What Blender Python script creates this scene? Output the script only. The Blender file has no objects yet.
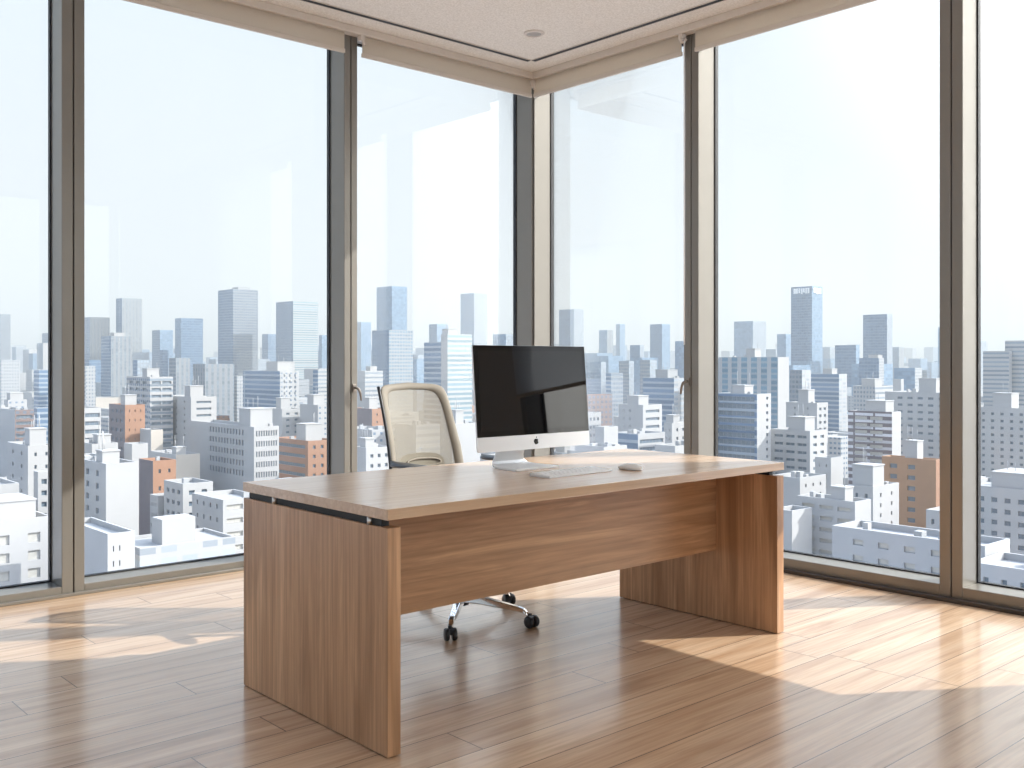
import bpy, math, random
from mathutils import Vector, Matrix

# ------------------------------------------------------------------ camera, sky, sun, exposure
S = bpy.context.scene
COL = S.collection
FPX, CY0, YAW, CAMH = 1004.0, 361.0, math.radians(48.08), 1.2
FW = Vector((math.cos(YAW), math.sin(YAW))); RT = Vector((math.sin(YAW), -math.cos(YAW)))
CAM = -(7.3 * FW + 0.153 * RT)
cd = bpy.data.cameras.new('camera'); cam = bpy.data.objects.new('camera', cd); COL.objects.link(cam)
cd.sensor_width = 36; cd.lens = 36 * FPX / 1024; cd.shift_y = (CY0 - 384) / 1024
cd.clip_start = .05; cd.clip_end = 20000
cam.location = (CAM.x, CAM.y, CAMH)
cam.rotation_euler = (math.radians(90), 0, YAW - math.radians(90))
S.camera = cam
S.view_settings.view_transform = 'Standard'; S.view_settings.look = 'None'
S.view_settings.gamma = 1; S.view_settings.use_curve_mapping = False
S.view_settings.exposure = 0.42

SUN_DIR = Vector((1.0, -0.65, 1.193 * 0.66)).normalized()      # towards the sun
SUN_E = 7.4
sd = bpy.data.lights.new('sun', 'SUN'); sd.energy = SUN_E; sd.angle = math.radians(.5); sd.color = (1, .955, .885)
sun = bpy.data.objects.new('sun', sd); COL.objects.link(sun)
sun.rotation_euler = SUN_DIR.to_track_quat('Z', 'Y').to_euler()
sun.location = (30, -20, 25)

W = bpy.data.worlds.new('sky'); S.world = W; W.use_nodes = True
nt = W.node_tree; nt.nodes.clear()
def wn(t, **k):
    n = nt.nodes.new(t)
    for a, b in k.items(): setattr(n, a, b)
    return n
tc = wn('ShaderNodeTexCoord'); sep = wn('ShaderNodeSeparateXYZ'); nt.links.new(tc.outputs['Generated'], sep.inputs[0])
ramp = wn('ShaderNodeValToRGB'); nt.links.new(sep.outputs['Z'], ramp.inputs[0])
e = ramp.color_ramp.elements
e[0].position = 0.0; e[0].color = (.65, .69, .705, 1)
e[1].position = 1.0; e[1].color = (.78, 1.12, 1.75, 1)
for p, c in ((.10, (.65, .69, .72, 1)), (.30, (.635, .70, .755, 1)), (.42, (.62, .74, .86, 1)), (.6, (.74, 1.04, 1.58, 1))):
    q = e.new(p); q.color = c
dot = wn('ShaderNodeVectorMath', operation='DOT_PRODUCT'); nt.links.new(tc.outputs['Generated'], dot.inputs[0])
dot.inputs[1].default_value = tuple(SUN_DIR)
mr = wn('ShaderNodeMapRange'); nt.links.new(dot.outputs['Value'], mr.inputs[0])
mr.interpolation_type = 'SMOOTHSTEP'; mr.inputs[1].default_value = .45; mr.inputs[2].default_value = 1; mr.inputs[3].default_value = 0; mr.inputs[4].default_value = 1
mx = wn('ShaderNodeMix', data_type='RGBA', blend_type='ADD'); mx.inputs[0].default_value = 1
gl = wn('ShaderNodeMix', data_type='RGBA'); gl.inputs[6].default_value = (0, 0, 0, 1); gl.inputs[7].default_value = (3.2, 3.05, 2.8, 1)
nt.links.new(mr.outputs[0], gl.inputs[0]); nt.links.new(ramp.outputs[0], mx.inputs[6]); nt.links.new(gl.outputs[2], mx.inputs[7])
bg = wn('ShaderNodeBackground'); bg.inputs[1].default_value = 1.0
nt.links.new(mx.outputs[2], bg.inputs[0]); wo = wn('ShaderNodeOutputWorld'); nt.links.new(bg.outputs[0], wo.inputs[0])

cy = S.cycles
cy.use_denoising = True; cy.max_bounces = 10; cy.diffuse_bounces = 5; cy.glossy_bounces = 4
cy.transparent_max_bounces = 16; cy.volume_bounces = 0; cy.caustics_reflective = False; cy.caustics_refractive = False
cy.sample_clamp_indirect = 6

R = random.Random(7)

# ------------------------------------------------------------------ materials
class NT:
    def __init__(s, name):
        s.m = bpy.data.materials.new(name); s.m.use_nodes = True; s.t = s.m.node_tree
        s.b = s.t.nodes['Principled BSDF']; s.out = s.t.nodes['Material Output']
    def n(s, t, **k):
        x = s.t.nodes.new(t)
        for a, b in k.items(): setattr(x, a, b)
        return x
    def l(s, a, b): s.t.links.new(a, b)
    def put(s, v, inp):
        if hasattr(v, 'is_linked') or isinstance(v, bpy.types.NodeSocket): s.l(v, inp)
        else: inp.default_value = v
    def math(s, op, a, b=0.0, c=0.0):
        x = s.n('ShaderNodeMath', operation=op); s.put(a, x.inputs[0]); s.put(b, x.inputs[1]); s.put(c, x.inputs[2]); return x.outputs[0]
    def mix(s, f, a, b, bt='MIX'):
        x = s.n('ShaderNodeMix', data_type='RGBA', blend_type=bt); s.put(f, x.inputs[0]); s.put(a, x.inputs[6]); s.put(b, x.inputs[7]); return x.outputs[2]
    def noise(s, vec, scale, detail=3, rough=.5, dist=0):
        x = s.n('ShaderNodeTexNoise'); s.l(vec, x.inputs['Vector'])
        x.inputs['Scale'].default_value = scale; x.inputs['Detail'].default_value = detail
        x.inputs['Roughness'].default_value = rough; x.inputs['Distortion'].default_value = dist
        return x.outputs['Fac']
    def ramp01(s, v, a, b, hi):
        x = s.n('ShaderNodeMapRange'); s.l(v, x.inputs[0]); x.inputs[1].default_value = a; x.inputs[2].default_value = b; x.inputs[4].default_value = hi; return x.outputs[0]
    def obj(s): return s.n('ShaderNodeTexCoord').outputs['Object']
    def scale(s, v, sc, loc=(0, 0, 0)):
        x = s.n('ShaderNodeMapping'); s.l(v, x.inputs[0]); x.inputs['Scale'].default_value = sc; x.inputs['Location'].default_value = loc; return x.outputs[0]
    def bump(s, h, st, d=.01):
        x = s.n('ShaderNodeBump'); x.inputs['Strength'].default_value = st; x.inputs['Distance'].default_value = d; s.l(h, x.inputs['Height']); s.l(x.outputs[0], s.b.inputs['Normal'])
def c4(c): return (c[0], c[1], c[2], 1)
def plain(name, col, rough=.5, metal=0, spec=.5, var=.04, sc=6, coat=0, bump=0):
    g = NT(name); o = g.obj(); f = g.noise(o, sc, 4)
    a = tuple(x * (1 - var) for x in col); b = tuple(min(1, x * (1 + var)) for x in col)
    g.l(g.mix(f, c4(a), c4(b)), g.b.inputs['Base Color'])
    g.b.inputs['Roughness'].default_value = rough; g.b.inputs['Metallic'].default_value = metal
    g.b.inputs['Specular IOR Level'].default_value = spec; g.b.inputs['Coat Weight'].default_value = coat
    if bump: g.bump(g.noise(o, 220, 2), bump, .002)
    return g.m
def wood(name, grain, dark, light, rough=.38, rings=9.0, coat=0.0):
    """grain axis 0/1/2: the axis the figure runs along"""
    g = NT(name); o = g.obj()
    sc = [rings, rings, rings]; sc[grain] = rings * .09
    v = g.scale(o, sc)
    n1 = g.noise(v, 1.3, 5, .55, .6)
    sc2 = [70, 70, 70]; sc2[grain] = 1.6
    n2 = g.noise(g.scale(o, sc2), 1.0, 4, .6)
    r = g.n('ShaderNodeValToRGB'); g.l(n1, r.inputs[0]); e = r.color_ramp.elements
    e[0].position = .33; e[0].color = c4(dark); e[1].position = .68; e[1].color = c4(light)
    q = e.new(.5); q.color = c4(tuple((a * .45 + b * .55) for a, b in zip(dark, light)))
    q = e.new(.56); q.color = c4(tuple((a * .62 + b * .38) for a, b in zip(dark, light)))
    m = g.mix(g.ramp01(n2, .36, .68, .34 if coat else .56), r.outputs[0], c4(tuple(x * .62 for x in dark)))
    g.l(m, g.b.inputs['Base Color']); g.b.inputs['Roughness'].default_value = rough
    g.b.inputs['Coat Weight'].default_value = coat; g.b.inputs['Coat Roughness'].default_value = .2
    g.bump(n2, .05, .002)
    return g.m
def floor_mat():
    g = NT('oak floorboards'); o = g.obj(); sp = g.n('ShaderNodeSeparateXYZ'); g.l(o, sp.inputs[0])
    PW, PL = .18, 1.85
    v = g.math('DIVIDE', g.math('ADD', sp.outputs['Y'], 2.6 + 36 * PW * 3), PW)
    row = g.math('FLOOR', v); fv = g.math('FRACT', v)
    wn_ = g.n('ShaderNodeTexWhiteNoise', noise_dimensions='1D'); g.l(row, wn_.inputs['W'])
    u = g.math('ADD', g.math('DIVIDE', sp.outputs['X'], PL), g.math('MULTIPLY', wn_.outputs['Value'], 7.3))
    cu = g.math('FLOOR', u); fu = g.math('FRACT', u)
    idn = g.n('ShaderNodeTexWhiteNoise', noise_dimensions='2D'); cb = g.n('ShaderNodeCombineXYZ'); g.l(row, cb.inputs[0]); g.l(cu, cb.inputs[1]); g.l(cb.outputs[0], idn.inputs['Vector'])
    pid = idn.outputs['Value']
    ev = g.math('MINIMUM', fv, g.math('SUBTRACT', 1.0, fv)); eu = g.math('MINIMUM', fu, g.math('SUBTRACT', 1.0, fu))
    gap = g.math('MAXIMUM', g.math('LESS_THAN', ev, .011), g.math('LESS_THAN', eu, .0011))
    off = g.n('ShaderNodeCombineXYZ'); g.l(g.math('MULTIPLY', pid, 37.0), off.inputs[0]); g.l(g.math('MULTIPLY', pid, 19.0), off.inputs[2])
    ad = g.n('ShaderNodeVectorMath', operation='ADD'); g.l(o, ad.inputs[0]); g.l(off.outputs[0], ad.inputs[1])
    n1 = g.noise(g.scale(ad.outputs[0], (.75, 9, 4)), 1.6, 5, .55, .8)
    n2 = g.noise(g.scale(ad.outputs[0], (2.2, 80, 20)), 1.0, 4, .6)
    r = g.n('ShaderNodeValToRGB'); g.l(n1, r.inputs[0]); e = r.color_ramp.elements
    e[0].position = .30; e[0].color = (.40, .235, .125, 1); e[1].position = .7; e[1].color = (.74, .56, .39, 1)
    q = e.new(.5); q.color = (.61, .42, .27, 1)
    tone = g.mix(g.math('MULTIPLY', pid, .42), r.outputs[0], (.44, .28, .17, 1))
    c = g.mix(g.ramp01(n2, .40, .68, .36), tone, (.24, .14, .08, 1))
    c = g.mix(gap, c, (.09, .055, .035, 1))
    g.l(c, g.b.inputs['Base Color'])
    g.l(g.math('ADD', .27, g.math('MULTIPLY', n2, .12)), g.b.inputs['Roughness'])
    g.b.inputs['Coat Weight'].default_value = .7; g.b.inputs['Coat Roughness'].default_value = .15
    h = g.math('SUBTRACT', g.math('MULTIPLY', n2, .15), gap)
    g.bump(h, .12, .003)
    return g.m
def ceiling_mat():
    g = NT('speckled ceiling board'); o = g.obj(); n = g.noise(o, 90, 3, .7)
    r = g.n('ShaderNodeValToRGB'); g.l(n, r.inputs[0]); e = r.color_ramp.elements
    e[0].position = .42; e[0].color = (.74, .67, .575, 1); e[1].position = .58; e[1].color = (.86, .79, .70, 1)
    g.l(r.outputs[0], g.b.inputs['Base Color']); g.b.inputs['Roughness'].default_value = .95; g.bump(n, .2, .004); return g.m
def glass_mat(name='clear window glass', tint=(.98, .99, .995), refl=.33):
    g = NT(name); g.t.nodes.remove(g.b)
    tr = g.n('ShaderNodeBsdfTransparent'); tr.inputs[0].default_value = c4(tint)
    gs = g.n('ShaderNodeBsdfGlossy'); gs.inputs['Roughness'].default_value = 0.0; gs.inputs[0].default_value = (1, 1, 1, 1)
    fr = g.n('ShaderNodeFresnel'); fr.inputs[0].default_value = 1.45
    ms = g.n('ShaderNodeMixShader'); g.l(g.math('MULTIPLY', fr.outputs[0], refl), ms.inputs[0]); g.l(tr.outputs[0], ms.inputs[1]); g.l(gs.outputs[0], ms.inputs[2])
    g.l(ms.outputs[0], g.out.inputs[0]); return g.m
def fabric_mat(name, col, trans, open_=.0):
    g = NT(name); g.t.nodes.remove(g.b); o = g.obj()
    w = g.noise(g.scale(o, (1, 1, 1)), 420, 2)
    c = g.mix(w, c4(tuple(x * .9 for x in col)), c4(tuple(min(1, x * 1.08) for x in col)))
    d = g.n('ShaderNodeBsdfDiffuse'); t = g.n('ShaderNodeBsdfTranslucent'); g.l(c, d.inputs[0]); g.l(c, t.inputs[0])
    ms = g.n('ShaderNodeMixShader'); ms.inputs[0].default_value = trans; g.l(d.outputs[0], ms.inputs[1]); g.l(t.outputs[0], ms.inputs[2])
    tr = g.n('ShaderNodeBsdfTransparent'); m2 = g.n('ShaderNodeMixShader'); m2.inputs[0].default_value = open_
    g.l(ms.outputs[0], m2.inputs[1]); g.l(tr.outputs[0], m2.inputs[2]); g.l(m2.outputs[0], g.out.inputs[0])
    return g.m
def mesh_mat(name, col, hole):
    """woven mesh: fine open weave, holes let the view through"""
    g = NT(name); g.t.nodes.remove(g.b); o = g.obj()
    sp = g.n('ShaderNodeSeparateXYZ'); g.l(o, sp.inputs[0])
    a = g.math('FRACT', g.math('MULTIPLY', sp.outputs['X'], 380)); b = g.math('FRACT', g.math('MULTIPLY', sp.outputs['Z'], 380))
    th = 1 - math.sqrt(hole)
    k = g.math('MULTIPLY', g.math('GREATER_THAN', a, th), g.math('GREATER_THAN', b, th))
    d = g.n('ShaderNodeBsdfDiffuse'); d.inputs[0].default_value = c4(col)
    tl = g.n('ShaderNodeBsdfTranslucent'); tl.inputs[0].default_value = c4(col)
    m1 = g.n('ShaderNodeMixShader'); m1.inputs[0].default_value = .25; g.l(d.outputs[0], m1.inputs[1]); g.l(tl.outputs[0], m1.inputs[2])
    tr = g.n('ShaderNodeBsdfTransparent'); m2 = g.n('ShaderNodeMixShader'); g.l(k, m2.inputs[0]); g.l(m1.outputs[0], m2.inputs[1]); g.l(tr.outputs[0], m2.inputs[2])
    g.l(m2.outputs[0], g.out.inputs[0]); return g.m

M = {}
M['floor'] = floor_mat(); M['ceiling'] = ceiling_mat()
M['wall'] = plain('painted plaster', (.62, .59, .55), .9, bump=.05)
M['frame'] = plain('bronze anodised aluminium', (.215, .20, .175), .33, .35, .5, .02)
M['reveal'] = M['frame']
M['gasket'] = plain('black rubber gasket', (.012, .013, .015), .6)
M['core'] = plain('dark joint filler', (.06, .045, .035), .7)
M['glass'] = glass_mat()
M['blind'] = fabric_mat('cream blind cloth', (.72, .63, .51), .36, .16)
M['blindrail'] = plain('cream blind rail', (.62, .54, .45), .5)
M['bracket'] = plain('beige plastic', (.66, .58, .50), .4)
M['white_plastic'] = plain('white plastic', (.85, .85, .84), .35)
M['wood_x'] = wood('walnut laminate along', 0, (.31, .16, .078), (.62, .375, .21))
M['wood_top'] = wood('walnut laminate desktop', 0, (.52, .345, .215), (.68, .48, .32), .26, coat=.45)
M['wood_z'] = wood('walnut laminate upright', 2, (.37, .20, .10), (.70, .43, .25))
M['steel'] = plain('brushed steel', (.62, .60, .57), .3, 1)
M['alu'] = plain('satin aluminium', (.80, .81, .82), .28, .85)
M['alu_white'] = plain('pale anodised aluminium', (.82, .83, .84), .3, .35)
M['keycap'] = plain('white keycap', (.80, .80, .80), .4)
M['keywell'] = plain('pale aluminium key deck', (.68, .68, .69), .35, .3)
def screen_mat():
    g = NT('black display glass'); g.b.inputs['Base Color'].default_value = (.004, .004, .005, 1)
    g.b.inputs['Roughness'].default_value = .02; g.b.inputs['Specular IOR Level'].default_value = .6; return g.m
M['screen'] = screen_mat()
M['bezel'] = plain('black bezel glass', (.003, .003, .003), .03)
M['logo'] = plain('glossy black emblem', (.01, .01, .012), .15)
M['black'] = plain('black nylon', (.014, .015, .018), .38)
M['darkgrey'] = plain('dark grey plastic', (.045, .05, .058), .4)
M['chrome'] = plain('polished aluminium', (.72, .72, .72), .14, 1)
M['mesh'] = mesh_mat('beige chair mesh', (.40, .37, .31), .24)
M['taupe'] = plain('beige chair border', (.25, .225, .185), .7, bump=.1)
M['seat'] = plain('beige seat cloth', (.42, .38, .32), .9, bump=.3)

# facades ---------------------------------------------------------
def facade(name, wall, glass, bay, fl, fw, fh, base=.28, vert=False, var=.04, rough=.8):
    """repeating openings cut as pattern on far walls; roof areas stay plain"""
    bay *= .68; fl *= .64
    g = NT(name); g.b.inputs['Specular IOR Level'].default_value = .12; o = g.obj(); sp = g.n('ShaderNodeSeparateXYZ'); g.l(o, sp.inputs[0])
    gn = g.n('ShaderNodeNewGeometry'); ns = g.n('ShaderNodeSeparateXYZ'); g.l(gn.outputs['Normal'], ns.inputs[0])
    ax = g.math('GREATER_THAN', g.math('ABSOLUTE', ns.outputs['X']), .7)
    up = g.math('LESS_THAN', g.math('ABSOLUTE', ns.outputs['Z']), .5)
    u = g.math('ADD', g.math('MULTIPLY', ax, sp.outputs['Y']), g.math('MULTIPLY', g.math('SUBTRACT', 1.0, ax), sp.outputs['X']))
    fu = g.math('FRACT', g.math('ADD', g.math('DIVIDE', u, bay), 100.13)); z = g.math('ADD', g.math('DIVIDE', sp.outputs['Z'], fl), 100.0); fz = g.math('FRACT', z)
    mu = g.math('MULTIPLY', g.math('GREATER_THAN', fu, (1 - fw) / 2), g.math('LESS_THAN', fu, (1 + fw) / 2))
    mz = g.math('MULTIPLY', g.math('GREATER_THAN', fz, base), g.math('LESS_THAN', fz, base + fh))
    k = mu if vert else g.math('MULTIPLY', mu, mz)
    if vert: k = g.math('MULTIPLY', mu, g.math('ADD', .55, g.math('MULTIPLY', mz, .45)))
    k = g.math('MULTIPLY', k, up)
    cell = g.n('ShaderNodeCombineXYZ'); g.l(g.math('FLOOR', g.math('DIVIDE', u, bay)), cell.inputs[0]); g.l(g.math('FLOOR', z), cell.inputs[1])
    wn2 = g.n('ShaderNodeTexWhiteNoise', noise_dimensions='3D'); g.l(cell.outputs[0], wn2.inputs['Vector'])
    gl2 = g.mix(g.math('MULTIPLY', wn2.outputs['Value'], .5), c4(glass), c4(tuple(min(1, x * 1.9 + .04) for x in glass)))
    wl = g.mix(g.noise(o, .15, 4), c4(tuple(x * (1 - var) for x in wall)), c4(tuple(min(1, x * (1 + var)) for x in wall)))
    g.l(g.mix(k, wl, gl2), g.b.inputs['Base Color'])
    g.l(g.math('SUBTRACT', rough, g.math('MULTIPLY', k, rough - .25)), g.b.inputs['Roughness'])
    return g.m
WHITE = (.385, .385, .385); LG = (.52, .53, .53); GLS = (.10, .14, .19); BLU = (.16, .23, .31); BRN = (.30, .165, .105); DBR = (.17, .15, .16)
FM = {
 'white': plain('white painted concrete', WHITE, .85, spec=.15, var=.05, sc=.2),
 'grey': plain('grey concrete', (.33, .34, .35), .85, var=.06, sc=.2),
 'beige': plain('pale beige render', (.46, .42, .37), .85, var=.05, sc=.2),
 'brown': plain('terracotta tile cladding', BRN, .8, var=.08, sc=.5),
 'tan': plain('tan tile cladding', (.36, .215, .13), .8, var=.08, sc=.5),
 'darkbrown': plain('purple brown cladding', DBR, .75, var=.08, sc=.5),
 'roof': plain('weathered roof deck', (.32, .32, .315), .9, var=.1, sc=.3),
 'wpunch': facade('white wall with small windows', WHITE, GLS, 3.6, 3.3, .36, .36),
 'wgrid': facade('white wall with window grid', WHITE, GLS, 2.8, 3.2, .6, .42),
 'wband': facade('white wall with window bands', WHITE, (.16, .19, .22), 40, 3.3, .93, .42),
 'wband2': facade('white slabs with deep bands', (.40, .40, .395), (.16, .23, .26), 200, 3.2, .99, .52),
 'wbalc': facade('white wall with balconies', WHITE, (.26, .29, .32), 5.5, 3.1, .74, .55),
 'wfine': facade('white wall with fine grid', (.35, .36, .37), (.14, .17, .20), 2.2, 3.0, .5, .5),
 'gvert': facade('grey wall with upright ribs', (.24, .255, .27), (.13, .16, .19), 4.6, 3.6, .42, .7, vert=True),
 'wvert': facade('pale wall with upright ribs', (.26, .275, .285), (.16, .19, .22), 5.0, 3.6, .38, .7, vert=True),
 'ggrid': facade('grey wall with window grid', (.32, .335, .35), (.12, .19, .25), 3.4, 3.7, .62, .5),
 'gfine': facade('grey tower facade', (.22, .245, .27), (.10, .13, .17), 3.0, 3.8, .7, .55),
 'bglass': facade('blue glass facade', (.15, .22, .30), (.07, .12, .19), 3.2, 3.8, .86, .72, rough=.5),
 'bband': facade('blue glass bands', (.30, .35, .40), (.08, .13, .20), 60, 3.6, .97, .62, rough=.6),
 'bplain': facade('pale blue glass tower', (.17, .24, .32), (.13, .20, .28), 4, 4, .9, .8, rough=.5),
 'bvert': facade('glass between white piers', (.37, .385, .40), (.09, .17, .23), 7.0, 3.6, .60, .6, vert=True),
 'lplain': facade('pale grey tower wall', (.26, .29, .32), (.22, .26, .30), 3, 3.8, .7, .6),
 'brpunch': facade('terracotta wall with windows', BRN, (.13, .12, .13), 4.2, 3.2, .38, .34),
 'brdark': facade('dark brown wall with windows', (.20, .15, .14), (.09, .11, .14), 3.6, 3.2, .5, .5),
 'dband': facade('purple brown wall with balcony bands', DBR, (.40, .40, .42), 9.5, 3.1, .9, .42),
}
M['pane'] = plain('building window pane', (.13, .17, .21), .18, var=.3, sc=.7)
M['pane_pale'] = plain('curtained window pane', (.42, .41, .38), .3, var=.2, sc=1.2)
M['balcony'] = FM['white']

# ------------------------------------------------------------------ geometry helpers
class MB:
    def __init__(s): s.v = []; s.f = []; s.mi = []; s.sm = []
    def quad(s, a, b, c, d, mi=0):
        n = len(s.v); s.v += [a, b, c, d]; s.f.append((n, n + 1, n + 2, n + 3)); s.mi.append(mi); s.sm.append(0)
    def box(s, x0, x1, y0, y1, z0, z1, mi=0, M=None):
        n = len(s.v); p = [(x, y, z) for z in (z0, z1) for x, y in ((x0, y0), (x1, y0), (x1, y1), (x0, y1))]
        if M is not None: p = [tuple(M @ Vector(q)) for q in p]
        s.v += p
        for f in ((3, 2, 1, 0), (4, 5, 6, 7), (0, 1, 5, 4), (1, 2, 6, 5), (2, 3, 7, 6), (3, 0, 4, 7)):
            s.f.append(tuple(n + i for i in f)); s.mi.append(mi); s.sm.append(0)
        return s
    def loft(s, rings, mi=0, closed=True, caps=True, smooth=1):
        n0 = len(s.v); k = len(rings[0])
        for r in rings: s.v += [tuple(p) for p in r]
        for i in range(len(rings) - 1):
            for j in range(k if closed else k - 1):
                a = n0 + i * k + j; b = n0 + i * k + (j + 1) % k
                s.f.append((a, b, b + k, a + k)); s.mi.append(mi); s.sm.append(smooth)
        if caps and closed:
            s.f.append(tuple(n0 + j for j in reversed(range(k)))); s.mi.append(mi); s.sm.append(0)
            e = n0 + (len(rings) - 1) * k
            s.f.append(tuple(e + j for j in range(k))); s.mi.append(mi); s.sm.append(0)
        return s
    def cyl(s, p0, p1, r0, r1=None, seg=16, mi=0):
        r1 = r0 if r1 is None else r1; p0 = Vector(p0); p1 = Vector(p1); d = (p1 - p0).normalized()
        a = d.orthogonal().normalized(); b = d.cross(a)
        ring = lambda p, r: [p + (a * math.cos(t) + b * math.sin(t)) * r for t in (2 * math.pi * i / seg for i in range(seg))]
        return s.loft([ring(p0, r0), ring(p1, r1)], mi)
    def tube(s, pts, r, seg=10, mi=0, flat=None):
        pts = [Vector(p) for p in pts]; rings = []; up = None
        rr = r if isinstance(r, (list, tuple)) else [r] * len(pts)
        for i, p in enumerate(pts):
            d = (pts[min(i + 1, len(pts) - 1)] - pts[max(i - 1, 0)]).normalized()
            if up is None: a = d.cross(Vector((0, 0, 1))); a = a.normalized() if a.length > .05 else d.orthogonal().normalized()
            else: a = (up - d * up.dot(d)).normalized()
            up = a; b = d.cross(a); fl = flat or 1
            rings.append([p + a * math.cos(t) * rr[i] + b * math.sin(t) * rr[i] * fl for t in (2 * math.pi * j / seg for j in range(seg))])
        return s.loft(rings, mi)
    def lathe(s, prof, c=(0, 0, 0), seg=28, mi=0, axis='Z'):
        rings = []
        for r, z in prof:
            ring = []
            for i in range(seg):
                t = 2 * math.pi * i / seg; q = (r * math.cos(t), r * math.sin(t), z)
                if axis == 'Y': q = (q[0], q[2], -q[1])
                if axis == 'X': q = (q[2], q[0], q[1])
                ring.append((q[0] + c[0], q[1] + c[1], q[2] + c[2]))
            rings.append(ring)
        return s.loft(rings, mi)
    def mesh(s, name, mats):
        me = bpy.data.meshes.new(name); me.from_pydata([tuple(v) for v in s.v], [], s.f); me.update()
        for m in (mats if isinstance(mats, (list, tuple)) else [mats]): me.materials.append(m)
        me.polygons.foreach_set('material_index', s.mi); me.polygons.foreach_set('use_smooth', [bool(x) for x in s.sm])
        return me
    def build(s, name, mats, parent=None, loc=(0, 0, 0), bevel=0, seg=2, label=None):
        me = s.mesh(name, mats); o = bpy.data.objects.new(name, me); COL.objects.link(o); o.location = loc
        if parent is not None: o.parent = parent
        if bevel:
            b = o.modifiers.new('bevel', 'BEVEL'); b.width = bevel; b.segments = seg; b.limit_method = 'ANGLE'; b.angle_limit = math.radians(40)
        if label: o['label'] = label
        return o
def tag(o, label, cat, group=None, kind=None):
    if label: o['label'] = label
    if cat: o['category'] = cat
    if group: o['group'] = group
    if kind: o['kind'] = kind
    return o
def thing(name, loc, label, cat, group=None, rz=0):
    o = bpy.data.objects.new(name, None); COL.objects.link(o); o.location = loc; o.rotation_euler.z = rz; o.empty_display_size = .1
    return tag(o, label, cat, group)
def struct(o): o['kind'] = 'structure'; return o

# ------------------------------------------------------------------ room shell
CE = 3.27; XW, YW = -7.6, -7.6
struct(MB().box(XW, .16, YW, .16, -.25, 0).build('floor', M['floor']))
cm = MB()
SL = .245
cm.box(XW, -SL - .034, YW, -SL - .034, CE, CE + .2)
cm.box(XW, -SL + .0, -SL + .0, .16, CE, CE + .2); cm.box(-SL + .0, .16, YW, .16, CE, CE + .2)
cm.box(-SL - .034, -SL, -SL - .034, -SL, CE, CE + .2)
cm.box(XW, -SL, -SL - .034, -SL, CE + .06, CE + .2); cm.box(-SL - .034, -SL, YW, -SL - .034, CE + .06, CE + .2)
struct(cm.build('ceiling', M['ceiling']))
struct(MB().box(XW, -6.5, 0, .16, 0, CE).build('wall_left', M['wall']))
struct(MB().box(0, .16, YW, -4.72, 0, CE).build('wall_right', M['wall']))
struct(MB().box(XW, .16, YW - .16, YW, 0, .1).build('wall_back', M['wall']))
struct(MB().box(XW - .16, XW, YW - .16, .16, 0, .1).build('wall_side', M['wall']))
# cornice above the blinds, and the thin threshold strips on the floor
for i, (a, b) in enumerate((((XW, 0), (-.075, 0)), ((-.075, 0), (YW, 0)))):
    pass
struct(MB().box(XW, -.001, -.072, 0, CE - .045, CE).build('trim_1', M['blindrail'], bevel=.004))
struct(MB().box(-.072, -.001, YW, -.073, CE - .045, CE).build('trim_2', M['blindrail'], bevel=.004))
struct(MB().box(XW, -.026, -.025, 0, 0, .016).build('baseboard_left', M['frame'], bevel=.003))
struct(MB().box(-.045, 0, YW, -.001, 0, .02).build('baseboard_right', M['core'], bevel=.003))
struct(MB().box(0.003, .16, 0.003, .16, 0, CE).build('trim_3', M['frame']))
# slot diffusers
for nm, lab, bx in (('slot_diffuser', 'long black linear slot in the ceiling above the left windows', (XW + .4, -SL - .035, -SL - .034, -SL)),
                    ('slot_diffuser', 'long black linear slot in the ceiling above the right windows', (-SL - .034, -SL, YW + .4, -SL - .035))):
    x0, x1, y0, y1 = bx
    t = thing(nm, (0, 0, CE), lab, 'air slot', 'ceiling air slots')
    MB().box(x0, x1, y0, y1, -.004, -.001).build('slot', M['gasket'], t)
    e = MB()
    if x1 - x0 > 1: e.box(x0, x1, y0 - .006, y0, -.005, -.001); e.box(x0, x1, y1, y1 + .006, -.005, -.001)
    else: e.box(x0 - .006, x0, y0, y1, -.005, -.001); e.box(x1, x1 + .006, y0, y1, -.005, -.001)
    e.build('edge_trim', M['blindrail'], t)
# round ceiling fitting
t = thing('ceiling_light', (-.654, -.708, CE), 'small round flush light fitting set in the ceiling near the corner', 'ceiling light')
MB().lathe([(.066, 0), (.066, -.004), (.058, -.010), (.048, -.011), (.046, -.006)]).build('trim_ring', M['bracket'], t)
MB().lathe([(.0455, -.003), (.0455, -.007), (.03, -.0085), (.001, -.009)]).build('lens', plain('dim frosted lens', (.42, .38, .34), .5), t)

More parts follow.
